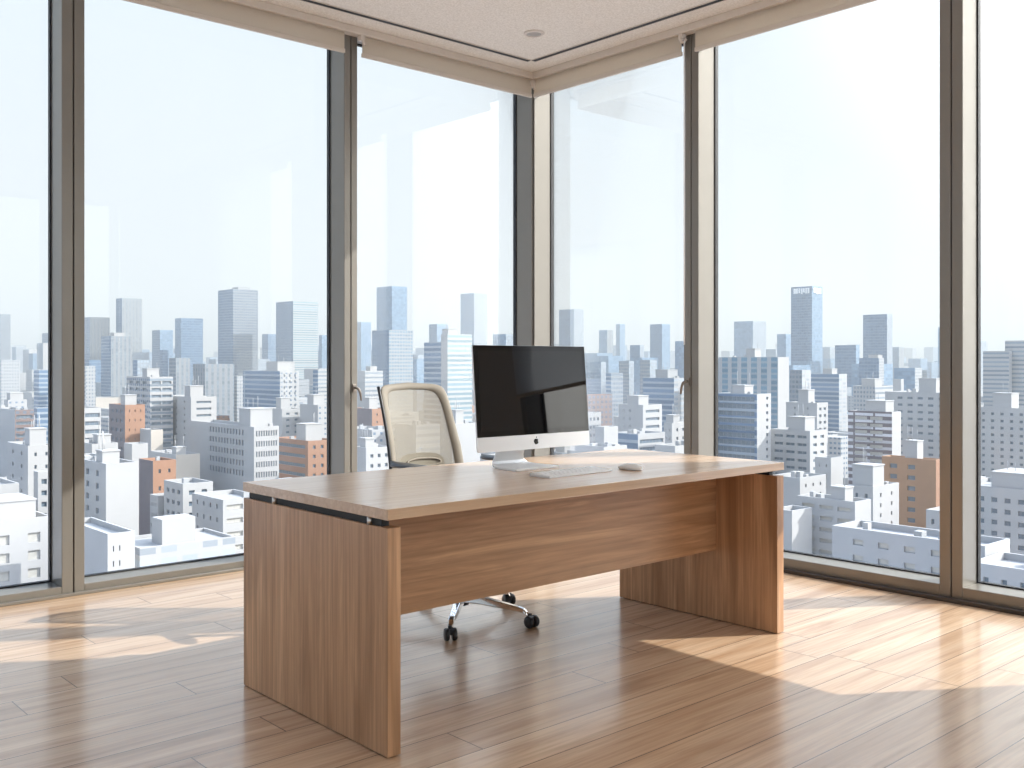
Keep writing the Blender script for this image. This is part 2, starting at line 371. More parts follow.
# windows --------------------------------------------------------
DEP = .20; GY = .175
def window(n, side, a0, a1, m0, m1, rail, head=3.25):
    """side L: runs along x at y=0 ; side R: runs along y (negative) at x=0. a0<a1 in local u"""
    root = bpy.data.objects.new('window_%d' % n, None); COL.objects.link(root); struct(root)
    if side == 'B': root.rotation_euler.z = math.radians(180); root.location.y = YW
    if side == 'S': root.rotation_euler.z = math.radians(90); root.location.x = XW
    if side == 'R': root.rotation_euler.z = math.radians(-90)     # local +x -> world -y ; local +y -> world +x
    f = MB()
    f.box(a0, a0 + m0, 0, DEP, 0, CE); f.box(a1 - m1, a1, 0, DEP, 0, CE)
    f.box(a0 + m0, a1 - m1, 0, DEP, 0, rail); f.box(a0 + m0, a1 - m1, 0, DEP, head, CE)
    f.build('window_frame', M['frame'], root, bevel=.0025, seg=1)
    g = MB(); w = .007; i0, i1 = a0 + m0, a1 - m1
    for q in ((i0, i0 + w, rail, head), (i1 - w, i1, rail, head), (i0 + w, i1 - w, rail, rail + w), (i0 + w, i1 - w, head - w, head)):
        g.box(q[0], q[1], GY - .012, GY + .018, q[2], q[3])
    g.build('gasket', M['gasket'], root)
    MB().box(i0 + .004, i1 - .004, GY, GY + .01, rail + .004, head - .004).build('glass_pane', M['glass'], root)
    return root
def handle(root, u, z, s):
    h = MB()
    h.box(u - .012, u + .012, -.010, 0, z - .012, z + .036)
    h.tube([(u, -.010, z + .014), (u, -.028, z + .014), (u + .010 * s, -.040, z + .006), (u + .020 * s, -.043, z - .018), (u + .026 * s, -.042, z - .045), (u + .028 * s, -.040, z - .068)], [.008, .008, .009, .008, .007, .005], 10)
    h.build('handle', M['handle'], root, bevel=.003)
M['handle'] = plain('bronze handle', (.26, .23, .20), .35, .6)
g = .003
w1 = window(1, 'L', -4.9, -3.225 - g, .055, .055, .05)
w2 = window(2, 'L', -3.225 + g, -1.555 - g, .052, .046, .05)
w3 = window(3, 'L', -1.555 + g, 0, .044, .014, .05)
w4 = window(4, 'R', 0, 1.434 - g, .014, .054, .075)
w5 = window(5, 'R', 1.434 + g, 3.059 - g, .054, .056, .075)
w6 = window(6, 'R', 3.059 + g, 4.72, .055, .05, .075)
for i in range(4):  # unseen window walls behind the camera, added to let in fill light
    window(8 + i, 'B', .01 + 1.9 * i, .01 + 1.9 * i + 1.89, .055, .055, .1)
    window(12 + i, 'S', YW + 1.9 * i, YW + 1.9 * i + 1.89, .055, .055, .1)
w8 = window(7, 'L', -6.5, -4.9 - 2 * g, .055, .055, .05)
handle(w3, -1.535, 1.02, 1); handle(w4, 1.415, 1.06, -1)
for i, (x0, x1, y0, y1) in enumerate(((-3.225 - g, -3.225 + g, .01, DEP), (-1.555 - g, -1.555 + g, .01, DEP), (.01, DEP, -1.434 - g, -1.434 + g), (.01, DEP, -3.059 - g, -3.059 + g), (-4.9 - 2 * g, -4.9, .01, DEP))):
    struct(MB().box(x0, x1, y0, y1, .0, CE - .0).build('trim_%d' % (i + 4), M['core']))

# roller blinds --------------------------------------------------
def blind(side, a0, a1, label, bracket=None, wand=None, bottom=3.095):
    t = thing('roller_blind', (0, 0, CE), label, 'blind', 'rolled-up roller blinds along the window heads')
    if side == 'R': t.rotation_euler.z = math.radians(-90)
    b = bottom - CE; zt = -.046
    MB().box(a0, a1, -.046, -.042, b + .02, zt).build('fabric', M['blind'], t)
    MB().box(a0 - .003, a1 + .003, -.052, -.034, b, b + .026).build('hem_bar', M['blindrail'], t, bevel=.003)
    MB().cyl((a0 + .01, -.024, zt - .014), (a1 - .01, -.024, zt - .014), .014).build('roller', M['blindrail'], t)
    if bracket is not None:
        u, s = bracket
        k = MB()
        k.tube([(u, -.05, zt + .03), (u, -.064, zt - .005), (u + .004 * s, -.07, zt - .035), (u + .014 * s, -.066, zt - .055), (u + .026 * s, -.055, zt - .052), (u + .032 * s, -.045, zt - .035)], .009, 10)
        k.box(u - .012, u + .02, -.07, -.03, zt - .03, zt)
        k.build('bracket', M['bracket'], t, bevel=.002)
    if wand is not None:
        u, zb = wand
        MB().cyl((u, -.06, zt - .05), (u, -.06, zb - CE), .0045, seg=8).build('wand', M['white_plastic'], t)
    return t
blind('L', -4.78, -3.29, 'cream roller blind rolled up over the far left window edge')
blind('L', -3.14, -1.632, 'cream roller blind over the widest pane left of the corner')
blind('L', -1.50, -.058, 'cream roller blind between the left mullion and the corner, on the left wall', (-1.515, 1))
blind('R', .058, 1.395, 'cream roller blind between the corner and the right mullion, on the right wall', (1.40, 1), (1.43, 1.3))
blind('R', 1.503, 2.99, 'cream roller blind over the widest pane right of the corner')
blind('R', 3.12, 3.44, 'short cream roller blind over the far right window')
# corner post piece and cords
t = thing('blind_bracket', (-.045, -.045, CE), 'small beige bracket joining two blinds in the corner', 'bracket')
MB().box(-.022, .022, -.022, .022, -.10, -.046).build('cover', M['bracket'], t, bevel=.004)
MB().cyl((-.006, -.024, -.12), (-.006, -.024, -.046), .009).build('hook', M['bracket'], t)
# unseen half-lowered blind added past the right edge to shape the sun patch
t = thing('roller_blind', (0, 0, CE), 'added half-lowered pale roller blind, out of view, blocking the sun', 'blind', None, math.radians(-90))
MB().box(3.46, 4.70, -.046, -.042, 1.34 - CE, -.046).build('fabric', fabric_mat('pale blind cloth', (.88, .90, .92), .72), t)  # cloth made paler and more translucent to brighten its reflection in the screen
MB().box(3.457, 4.703, -.052, -.034, 1.315 - CE, 1.34 - CE).build('hem_bar', M['blindrail'], t, bevel=.003)
MB().cyl((3.47, -.024, -.06), (4.69, -.024, -.06), .014).build('roller', M['blindrail'], t)

# ------------------------------------------------------------------ desk
DX0, DX1, DY0, DY1, DZ = -3.25, -1.13, -2.83, -1.90, .7526
desk = thing('desk', ((DX0 + DX1) / 2, (DY0 + DY1) / 2, 0), 'walnut executive desk with slab ends standing on the oak floor', 'desk')
hx, hy = (DX1 - DX0) / 2, (DY1 - DY0) / 2
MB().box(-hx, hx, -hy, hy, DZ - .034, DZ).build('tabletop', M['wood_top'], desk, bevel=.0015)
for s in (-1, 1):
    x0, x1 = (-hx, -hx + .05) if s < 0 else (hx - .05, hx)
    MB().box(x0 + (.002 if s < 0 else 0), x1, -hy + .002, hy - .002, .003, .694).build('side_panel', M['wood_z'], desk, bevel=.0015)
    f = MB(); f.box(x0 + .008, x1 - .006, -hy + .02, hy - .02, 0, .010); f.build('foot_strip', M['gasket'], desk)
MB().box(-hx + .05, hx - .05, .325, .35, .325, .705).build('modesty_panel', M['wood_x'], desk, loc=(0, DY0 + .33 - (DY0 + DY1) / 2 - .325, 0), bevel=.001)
MB().box(-hx + .07, hx - .07, -.02, .02, .690, .7186).build('support_rail', M['darkgrey'], desk, loc=(0, .02, 0))
for u in (-hx + .0105, hx - .0105):
    for v in (-hy + .11, hy - .22):
        MB().cyl((u, v, .694), (u, v, .7186), .0095, seg=20).build('spacer', M['steel'], desk)
for s in (-1, 1):
    MB().box(s * (hx - .026) - .014, s * (hx - .026) + .014, -hy + .05, hy - .03, .694, .7186).build('gap_shade_strip', M['gasket'], desk)  # black strips stand in for the dark shade under the tabletop
MB().box(-.08, .08, -.03, .03, .66, .69).build('cable_tray', M['darkgrey'], desk, loc=(.1, .1, .0286))

# ------------------------------------------------------------------ computer
mon = thing('desktop_computer', (-2.143, -2.215, DZ), 'all-in-one computer with black screen on a silver stand on the desk', 'computer')
TILT = math.radians(4.6)
MR = Matrix.Translation((0, -.095, .085)) @ Matrix.Rotation(-TILT, 4, 'X')
def tilted(mb):
    mb.v = [tuple(MR @ Vector(p)) for p in mb.v]; return mb
def rrect(w, h, r, z0, n=5):
    pts = []
    for cx, cz, a in ((w - r, h - r, 0), (-w + r, h - r, 90), (-w + r, -h + r, 180), (w - r, -h + r, 270)):
        for i in range(n + 1):
            t = math.radians(a + 90 * i / n); pts.append((cx + r * math.cos(t), cz + r * math.sin(t) + z0))
    return pts
WH, HH = .317, .2135
b = MB(); rings = []
for yy, k in ((0, 1.0), (.006, 1.0), (.012, .985), (.028, .8), (.045, .5), (.052, .25)):
    rings.append([(x * (k if k > .9 else k), yy, (z - HH) * k + HH) for x, z in rrect(WH, HH, .012, HH)])
b.loft(rings); tilted(b).build('housing', M['alu_white'], mon)
tilted(MB().box(-WH + .0015, WH - .0015, -.002, .003, .060, .4265)).build('screen', M['bezel'], mon, bevel=.001)
tilted(MB().box(-WH + .022, WH - .022, -.0026, .001, .082, .405)).build('display', M['screen'], mon)
# fruit emblem, built of a bitten body and a leaf
lg = MB(); ring = []
N = 48
def blob(t):
    x = math.sin(t) * (1.0 - .06 * math.cos(2 * t)); z = math.cos(t)
    z = z * .98 - .12 * math.exp(-(x / .22) ** 2) * (1 if z > 0 else -1)
    x *= 1 + .10 * z
    return x, z
pts = [blob(2 * math.pi * i / N) for i in range(N)]
out = []
for x, z in pts:
    dx, dz = x - 1.32, z - .12; d = math.hypot(dx, dz)
    if d < .58: x, z = 1.32 + dx / d * .58, .12 + dz / d * .58
    out.append((x * .0125, z * .0125))
lg.loft([[(x, -.0012, z + .030) for x, z in out], [(x, .002, z + .030) for x, z in out]], smooth=0)
leaf = [(.000, .0140), (.0012, .0175), (.0045, .0208), (.0052, .0180), (.0035, .0155)]
lg.loft([[(x, -.0012, z + .030) for x, z in leaf], [(x, .002, z + .030) for x, z in leaf]], smooth=0)
tilted(lg).build('emblem', M['logo'], mon)
st = MB(); prof = [(-.105, .004), (-.02, .004), (.04, .005), (.068, .009), (.080, .024), (.076, .045), (.060, .10), (.035, .17), (.012, .235)]
wds = [.122, .118, .110, .100, .088, .080, .076, .074, .072]
th = .0045; rings = []
for i, ((y, z), w) in enumerate(zip(prof, wds)):
    a = prof[max(i - 1, 0)]; c = prof[min(i + 1, len(prof) - 1)]; ty, tz = c[0] - a[0], c[1] - a[1]; L = math.hypot(ty, tz); ny, nz = -tz / L * th, ty / L * th
    rings.append([(-w, y - ny, max(z - nz, 0)), (w, y - ny, max(z - nz, 0)), (w, y + ny, z + nz), (-w, y + ny, z + nz)])
st.loft(rings, smooth=0)
st.build('stand', M['alu_white'], mon, bevel=.0012)
tilted(MB().cyl((0, .05, .2), (0, .095, .2), .035, seg=24)).build('hinge', M['alu'], mon)

# keyboard
kb = thing('keyboard', (-2.15, -2.52, DZ), 'slim white and silver keyboard lying before the computer', 'keyboard', None, math.radians(3)); kb.scale = (.88, .92, 1)
MB().loft([[(-.21, -.058, 0), (.21, -.058, 0), (.21, .057, 0), (-.21, .057, 0)], [(-.21, -.058, .005), (.21, -.058, .005), (.21, .057, .012), (-.21, .057, .012)]], smooth=0).build('case', M['keywell'], kb, bevel=.0012)
rowdef = [[1] * 14, [1] * 13 + [1.5], [1.5] + [1] * 13, [1.8] + [1] * 11 + [1.8], [2.3] + [1] * 10 + [2.3], [1, 1, 1, 1.25, 5, 1.25, 1, 1, 1, 1]]
for r, row in enumerate(rowdef):
    tot = sum(row); wpx = .408 / tot; x = -.204; y1 = .052 - r * .0182
    for w_ in row:
        y0 = y1 - .0158; zz = lambda y: .0085 + (y + .0) * .0609
        k = MB(); x1 = x + w_ * wpx - .0022
        k.loft([[(x + .001, y0, zz(y0) - .001), (x1, y0, zz(y0) - .001), (x1, y1, zz(y1) - .001), (x + .001, y1, zz(y1) - .001)],
                [(x + .0016, y0 + .0006, zz(y0) + .0018), (x1 - .0006, y0 + .0006, zz(y0) + .0018), (x1 - .0006, y1 - .0006, zz(y1) + .0018), (x + .0016, y1 - .0006, zz(y1) + .0018)]], smooth=0)
        k.build('key', M['keycap'], kb); x += w_ * wpx
# mouse
ms = thing('mouse', (-1.862, -2.575, DZ), 'small white computer mouse lying right of the keyboard', 'mouse', None, math.radians(8))
rings = []
for i in range(15):
    t = -1 + 2 * i / 14; hw = .030 * math.sqrt(max(1 - abs(t) ** 2.6, .0)) + .0015; hz = .017 * (1 - abs(t + .12) ** 2.4 * .8) + .004; y = t * .057
    rings.append([(hw * math.cos(a), y, .006 + max(hz, .004) * math.sin(a)) for a in (math.pi * j / 12 for j in range(13))] )
MB().loft(rings, closed=True).build('top_shell', M['white_plastic'], ms)
rings = []
for z in (0, .0065):
    rings.append([((.0285 + z * .2) * math.cos(a) * (1 if 1 else 1), .055 * math.sin(a), z) for a in (2 * math.pi * j / 32 for j in range(32))])
MB().loft(rings).build('base', M['alu'], ms)

# ------------------------------------------------------------------ office chair
CX, CYc = -2.05, -1.70
ch = thing('office_chair', (CX, CYc, 0), 'swivel office chair with beige mesh back behind the desk', 'chair', None, 0)
hub = MB().lathe([(.036, .07), (.040, .085), (.038, .125), (.028, .14), (.028, .30), (.024, .31), (.024, .40)]); hub.build('gas_column', M['darkgrey'], ch)
for k in range(5):
    a = math.radians(-137 + 72 * k); ca, sa = math.cos(a), math.sin(a)
    Rz = Matrix.Rotation(a, 4, 'Z'); l = MB(); rings = []
    for r, zt, w, hgt in ((.025, .128, .024, .045), (.10, .118, .022, .036), (.20, .102, .019, .028), (.29, .088, .016, .022), (.318, .080, .015, .020), (.332, .066, .013, .020), (.338, .055, .011, .014)):
        rings.append([tuple(Rz @ Vector(p)) for p in ((r, -w, zt - hgt), (r, w, zt - hgt), (r, w * .8, zt), (r, -w * .8, zt))])
    l.loft(rings, smooth=0); arm = l.build('base_leg', M['chrome'], ch, bevel=.004)
    ck = Rz @ Vector((.345, 0, 0)); sw = a + math.radians([20, -25, 70, 40, 10][k]); dr = Vector((math.cos(sw), math.sin(sw), 0))
    cz = MB(); cz.cyl((ck.x, ck.y, .03), (ck.x, ck.y, .062), .009); cz.box(-.010, .024, -.011, .011, .026, .05, 0, Matrix.Translation((ck.x, ck.y, 0)) @ Matrix.Rotation(sw, 4, 'Z'))
    c0 = cz.build('caster', M['black'], ch, bevel=.003)
    for s in (-1, 1):
        pr = [(.008, -.010), (.024, -.010), (.027, -.006), (.027, .006), (.024, .010), (.008, .010)]
        wv = MB().lathe(pr, seg=24, axis='X')
        mw = Matrix.Translation((ck.x + dr.x * .012, ck.y + dr.y * .012, .027)) @ Matrix.Rotation(sw, 4, 'Z') @ Matrix.Rotation(math.radians(90), 4, 'Z') @ Matrix.Translation((s * .0165, 0, 0))
        wv.v = [tuple(mw @ Vector(p)) for p in wv.v]; wv.build('wheel', M['black'], c0)
MB().box(-.12, .12, -.13, .16, .385, .43).build('tilt_mechanism', M['darkgrey'], ch, bevel=.015)
# seat cushion
rings = []
for z, k in ((.425, .90), (.435, .98), (.455, 1), (.475, .97), (.487, .86), (.490, .5), (.4905, .05)):
    ring = []
    for i in range(32):
        t = 2 * math.pi * i / 32; x = math.copysign(abs(math.cos(t)) ** .55, math.cos(t)) * .245 * k; y = math.copysign(abs(math.sin(t)) ** .55, math.sin(t)) * .235 * k
        ring.append((x, y - .03, z))
    rings.append(ring)
MB().loft(rings).build('seat', M['seat'], ch)
# backrest: curved frame, mesh panel
BY, BZ = .28, .47                     # foot of the back in chair space
def bp(u, v, d=0):
    """u -1..1 across, v 0..1 up; returns a point on the back's surface"""
    wz = .235 - .035 * v - .02 * max(0, .25 - v) * 4 * .4
    z = BZ + v * .605 + (.018 * (1 - u * u) if v > .5 else 0) * (v - .5) * 2
    y = BY + .015 + .17 * v + .035 * math.cos(v * 2.6) * 0 - .03 * math.sin(math.pi * v) - .045 * u * u + d
    return (u * wz + .03, y, z)
NU, NV = 20, 28
fr = MB()
def strip(mb, u0, u1, v0, v1, nu, nv, d0, d1, smooth=1):
    g0 = len(mb.v)
    for j in range(nv + 1):
        for i in range(nu + 1):
            mb.v.append(bp(u0 + (u1 - u0) * i / nu, v0 + (v1 - v0) * j / nv, d0))
    for j in range(nv + 1):
        for i in range(nu + 1):
            mb.v.append(bp(u0 + (u1 - u0) * i / nu, v0 + (v1 - v0) * j / nv, d1))
    k = nu + 1; o = g0 + (nu + 1) * (nv + 1)
    def ad(f): mb.f.append(f); mb.mi.append(0); mb.sm.append(smooth)
    for j in range(nv):
        for i in range(nu):
            a = g0 + j * k + i; ad((a, a + 1, a + 1 + k, a + k)); a = o + j * k + i; ad((a + k, a + k + 1, a + 1, a))
    for j in range(nv):
        for i in (0, nu):
            a, b_ = g0 + j * k + i, o + j * k + i
            ad((a, a + k, b_ + k, b_) if i == 0 else (a, b_, b_ + k, a + k))
    for i in range(nu):
        for j in (0, nv):
            a, b_ = g0 + j * k + i, o + j * k + i
            ad((a, b_, b_ + 1, a + 1) if j == 0 else (a, a + 1, b_ + 1, b_))
def rr_uv(cu, cv, hu, hv, n, N=72):
    out = []
    for i in range(N):
        t = 2 * math.pi * i / N; c, s_ = math.cos(t), math.sin(t)
        out.append((cu + hu * math.copysign(abs(c) ** (2 / n), c), cv + hv * math.copysign(abs(s_) ** (2 / n), s_)))
    return out
OUT = rr_uv(0, .5, 1, .5, 14); INN = rr_uv(-.01, .51, .80, .435, 9); PAN = rr_uv(-.01, .51, .81, .44, 9)
lerp = lambda A, B_, k: [(a[0] + (b_[0] - a[0]) * k, a[1] + (b_[1] - a[1]) * k) for a, b_ in zip(A, B_)]
sec = [(0, 0), (.12, -.006), (.5, -.009), (.88, -.006), (1, 0), (.88, .008), (.5, .010), (.12, .008), (0, 0)]
fr.loft([[bp(u, v, d) for u, v in lerp(INN, OUT, k)] for k, d in sec], caps=False)
fr.build('back_frame', M['taupe'], ch)
pm = MB(); cen = [(-.01, .5)] * 72
pm.loft([[bp(u, v, 0) for u, v in lerp(cen, PAN, k)] for k in (.02, .25, .5, .75, 1)], caps=False)
pm.build('mesh_panel', M['mesh'], ch)
ed = MB(); ed.tube([bp(-1.015, v / 20, .004) for v in range(21)], .008, 8); ed.build('edge_spine', M['black'], ch)
LO = rr_uv(-.06, .375, .62, .085, 3); lb = MB()
lb.loft([[bp(u, v, d) for u, v in lerp([(-.06, .375)] * 72, LO, k)] for k, d in ((1, .006), (1, .014), (.9, .018), (.02, .018))], caps=False)
lb.build('lumbar_pad', M['taupe'], ch)
LR = rr_uv(-.02, .385, .46, .032, 2.4)
lr = MB(); lr.tube([bp(u, v, -.004) for u, v in LR] + [bp(*LR[0], -.004)], .005, 8)
lr.build('lumbar_ridge', M['taupe'], ch)
sp = MB(); sp.tube([(0, .1, .41), (0, .22, .40), (.01, .31, .44), (.02, .36, .55), (.025, .40, .70)], [.03, .03, .028, .024, .018], 12); sp.build('back_support', M['darkgrey'], ch)
for s in (-1, 1):
    px_ = s * .28 + .08
    a_ = MB(); a_.tube([(s * .12, -.02, .405), (px_ * .8, -.01, .41), (px_, 0, .44), (px_, 0, .70)], [.018, .018, .02, .018], 10)
    sup = a_.build('armrest_post', M['darkgrey'], ch)
    rings = []
    for i in range(13):
        t = i / 12; y = -.15 + .43 * t; w = .042 * math.sqrt(max(0, 1 - abs(2 * t - 1) ** 3.5)) + .004
        ring = []
        for j in range(12):
            q = 2 * math.pi * j / 12; ring.append((px_ + w * math.cos(q), y, .712 + .014 * math.sin(q) + .012 * (t - .5) ** 2))
        rings.append(ring)
    MB().loft(rings).build('arm_pad', M['darkgrey'], sup)

# ------------------------------------------------------------------ the city
GZ = -60.0
struct(MB().box(-2500, 6000, -2500, 6000, -1, 0).build('ground', plain('city streets', (.34, .34, .35), .9, var=.15, sc=.03), loc=(0, 0, GZ)))
def ray(px): return FW + (px - 512) / FPX * RT
def footprint(xl, xe, xr, yt, D):
    P = CAM + D * ray(xe); h = CAMH - (yt - CY0) / FPX * D - GZ
    r = ray(xl); wy = CAM.y + (P.x - CAM.x) / r.x * r.y - P.y if r.x > .02 else 60
    r = ray(xr); wx = CAM.x + (P.y - CAM.y) / r.y * r.x - P.x if r.y > .02 else 60
    return P, min(max(wx, 3), 110), min(max(wy, 3), 110), h
def shell(wx, wy, h, mats, par=.9):
    m = MB(); z0 = -h
    m.quad((0, 0, z0), (wx, 0, z0), (wx, 0, 0), (0, 0, 0), 1); m.quad((0, wy, z0), (0, 0, z0), (0, 0, 0), (0, wy, 0), 0)
    m.quad((wx, 0, z0), (wx, wy, z0), (wx, wy, 0), (wx, 0, 0), 1); m.quad((wx, wy, z0), (0, wy, z0), (0, wy, 0), (wx, wy, 0), 0)
    p = .35
    for a in ((0, 0, wx, 0, wx - p, p, p, p), (wx, 0, wx, wy, wx - p, wy - p, wx - p, p), (wx, wy, 0, wy, p, wy - p, wx - p, wy - p), (0, wy, 0, 0, p, p, p, wy - p)):
        m.quad((a[0], a[1], 0), (a[2], a[3], 0), (a[4], a[5], 0), (a[6], a[7], 0), 2)
        m.quad((a[6], a[7], 0), (a[4], a[5], 0), (a[4], a[5], -par), (a[6], a[7], -par), 2)
    m.quad((p, p, -par), (wx - p, p, -par), (wx - p, wy - p, -par), (p, wy - p, -par), 3)
    return m, mats
_pane = {}
def pane(w, h, axis, mat):
    key = (round(w, 2), round(h, 2), axis, mat)
    if key not in _pane:
        m = MB(); t = .06
        def bx(a0, a1, z0, z1, d0, d1, mi):
            if axis == 'x': m.box(a0, a1, d0, d1, z0, z1, mi)
            else: m.box(d0, d1, a0, a1, z0, z1, mi)
        bx(0, w, 0, h, .03, .05, 0); n = max(1, int(w / 1.3))
        for i in range(n + 1):
            a = (w - t) * i / n; bx(a, a + t, 0, h, 0, .05, 1)
        bx(0, w, 0, t, 0, .05, 1); bx(0, w, h - t, h, 0, .05, 1)
        _pane[key] = m.mesh('window', [M[mat], FM['grey'] if w < 3 else FM['roof']])
    return _pane[key]
def wall_openings(m, W_, h, axis, us, zs, mi, dep=.35):
    """front wall with real recessed openings. us/zs: opening intervals (z measured down from the roof, negative)"""
    U = [0] + [x for p in us for x in p] + [W_]; Zs = [-h] + [x for p in sorted(zs) for x in p] + [0]
    def P(u, z, d): return (u, d, z) if axis == 'x' else (d, u, z)
    for i in range(len(U) - 1):
        for j in range(len(Zs) - 1):
            u0, u1, z0, z1 = U[i], U[i + 1], Zs[j], Zs[j + 1]
            if u1 - u0 < 1e-4 or z1 - z0 < 1e-4: continue
            if i % 2 and j % 2:
                for a, b_ in (((u0, z0), (u1, z0)), ((u1, z0), (u1, z1)), ((u1, z1), (u0, z1)), ((u0, z1), (u0, z0))):
                    m.quad(P(*a, 0), P(*b_, 0), P(*b_, dep), P(*a, dep), mi)
                m.quad(P(u0, z0, dep), P(u1, z0, dep), P(u1, z1, dep), P(u0, z1, dep), mi)
            else: m.quad(P(u0, z0, 0), P(u1, z0, 0), P(u1, z1, 0), P(u0, z1, 0), mi)
def spread(W_, n, frac, m0=.08, m1=.08):
    a, b_ = W_ * m0, W_ * (1 - m1); bay = (b_ - a) / n
    return [(a + bay * (i + (1 - frac) / 2), a + bay * (i + (1 + frac) / 2)) for i in range(n)]
def rooftop(root, h, wx, wy, pent, P, D, mat='white', seed=0, rods=True):
    r = random.Random(seed)
    if pent:
        # given in picture terms so that it sits on the roof where the photo shows it
        xl, xr, yt = pent; hh = max(2.0, CAMH - (yt - CY0) / FPX * (D + 6) - GZ - h)
        m = (xl + xr) / 2
        q = CAM + (D + min(wx, wy) * .5) * ray(m); lw = max(2.5, (xr - xl) / FPX * D * .72)
        cx = min(max(q.x - P.x, .5 + lw / 2), max(wx - .5 - lw / 2, wx * .5)); cyy = min(max(q.y - P.y, .5 + lw / 2), max(wy - .5 - lw / 2, wy * .5))
        ax, ay = min(lw, wx * .9) / 2, min(lw, wy * .9) / 2
        b = MB().box(cx - ax, cx + ax, cyy - ay, cyy + ay, -.9, hh); b.box(cx - ax - .15, cx + ax + .15, cyy - ay - .15, cyy + ay + .15, hh, hh + .25)
        b.build('rooftop_house', FM[mat], root, loc=(0, 0, h))
        if rods and D < 700:
            a = MB()
            for k in range(r.randint(2, 5)):
                x, y = cx + r.uniform(-ax, ax) * .8, cyy + r.uniform(-ay, ay) * .8; a.cyl((x, y, hh), (x, y, hh + r.uniform(1.5, 4)), .07, seg=5)
            a.build('antenna', FM['white'], root, loc=(0, 0, h))
    if D < 460 and wx > 5 and wy > 5:
        for k in range(r.randint(1, 4)):
            s = r.uniform(.8, 1.8); x, y = r.uniform(1, wx - 1 - s), r.uniform(1, wy - 1 - s)
            MB().box(x, x + s, y, y + s * .8, -.9, r.uniform(.2, .9)).build('roof_unit', FM[r.choice(['grey', 'white'])], root, loc=(0, 0, h))
NB = [0]; FPR = []
def building(xl, xe, xr, yt, D, sl, sr, label, pent=None, pm='white', open_l=None, open_r=None, fl=3.3, top=1.6, nf=None, body=None, wmat='pane', roof='roof', sign=0, flk=.7):
    """open_l/open_r = (n windows per floor, width fraction, height, start, end margins)"""
    for k in (1, .985, 1.015, .97, 1.03, .95, 1.05, .92, 1.08, .89, 1.11, .85, 1.15):
        P, wx, wy, h = footprint(xl, xe, xr, yt, D * k)
        if all(P.x - .4 > q.x + a or P.x + wx + .4 < q.x or P.y - .4 > q.y + b_ or P.y + wy + .4 < q.y for q, a, b_ in FPR): break
    else: print('NO FREE SPOT', label)
    D *= k; NB[0] += 1
    t = thing('building', (P.x, P.y, GZ), label, 'building', None)
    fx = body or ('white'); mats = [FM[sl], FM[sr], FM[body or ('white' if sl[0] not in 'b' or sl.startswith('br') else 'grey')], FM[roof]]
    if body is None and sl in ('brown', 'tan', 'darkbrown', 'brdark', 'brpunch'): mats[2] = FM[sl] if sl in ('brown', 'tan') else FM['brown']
    m, _ = shell(wx, wy, h, mats)
    if open_l or open_r:
        rest = MB()
        # drop the two plain front walls and build them with openings
        keep_v = m
        m2 = MB(); nfl = min(20, int((h - 2) / (fl * flk))) if nf is None or flk < 1 else nf; fl *= flk; zs = lambda hh: [(-top - fl * k - hh, -top - fl * k) for k in range(nfl)]
        for fi, f in enumerate(keep_v.f):
            if fi == 0 and open_r: continue
            if fi == 1 and open_l: continue
            m2.quad(*[keep_v.v[i] for i in f], keep_v.mi[fi])
        cnt = 0
        for op, ax, W_, mi in ((open_r, 'x', wx, 1), (open_l, 'y', wy, 0)):
            if not op: continue
            n, fr_, wh = op[:3]; wh *= (1 if flk == 1 else .74); mg = op[3:5] or (.08, .08)
            us = spread(W_, n, fr_, *mg); zz = zs(wh); wall_openings(m2, W_, h, ax, us, zz, mi)
            for z0, z1 in zz:
                for u0, u1 in us:
                    if cnt >= 98:
                        if ax == 'x': rest.box(u0, u1, .30, .34, z0, z1)
                        else: rest.box(.30, .34, u0, u1, z0, z1)
                        continue
                    o = bpy.data.objects.new('window', pane(u1 - u0, z1 - z0, ax, op[5] if len(op) > 5 else wmat)); COL.objects.link(o); o.parent = t
                    o.location = (u0, .28, h + z0) if ax == 'x' else (.28, u0, h + z0); cnt += 1
        m = m2
        if rest.v: rest.build('windows', M['pane'], t, loc=(0, 0, h))['kind'] = 'stuff'
    m.build('wall', mats, t, loc=(0, 0, h))
    rooftop(t, h, wx, wy, pent, P, D, pm, NB[0])
    if sign:
        rs = random.Random(3); sb = MB()
        for ax, W_ in (('y', wy), ('x', wx)):
            if ax == 'x' and sign < 2: continue
            n_ = 7 if ax == 'y' else 3
            for i in range(n_):
                u0 = W_ * (.12 + .76 * i / n_); u1 = u0 + W_ * .76 / n_ * rs.uniform(.6, .85); z1 = -1.5; z0 = z1 - rs.uniform(4, 5.5)
                if ax == 'y': sb.box(-.6, -.05, u0, u1, z0, z1)
                else: sb.box(u0, u1, -.6, -.05, z0, z1)
        sb.build('rooftop_sign', M['white_plastic'], t, loc=(0, 0, h))
    return P, wx, wy
def B(*a, **k): FPR.append(building(*a, **k))
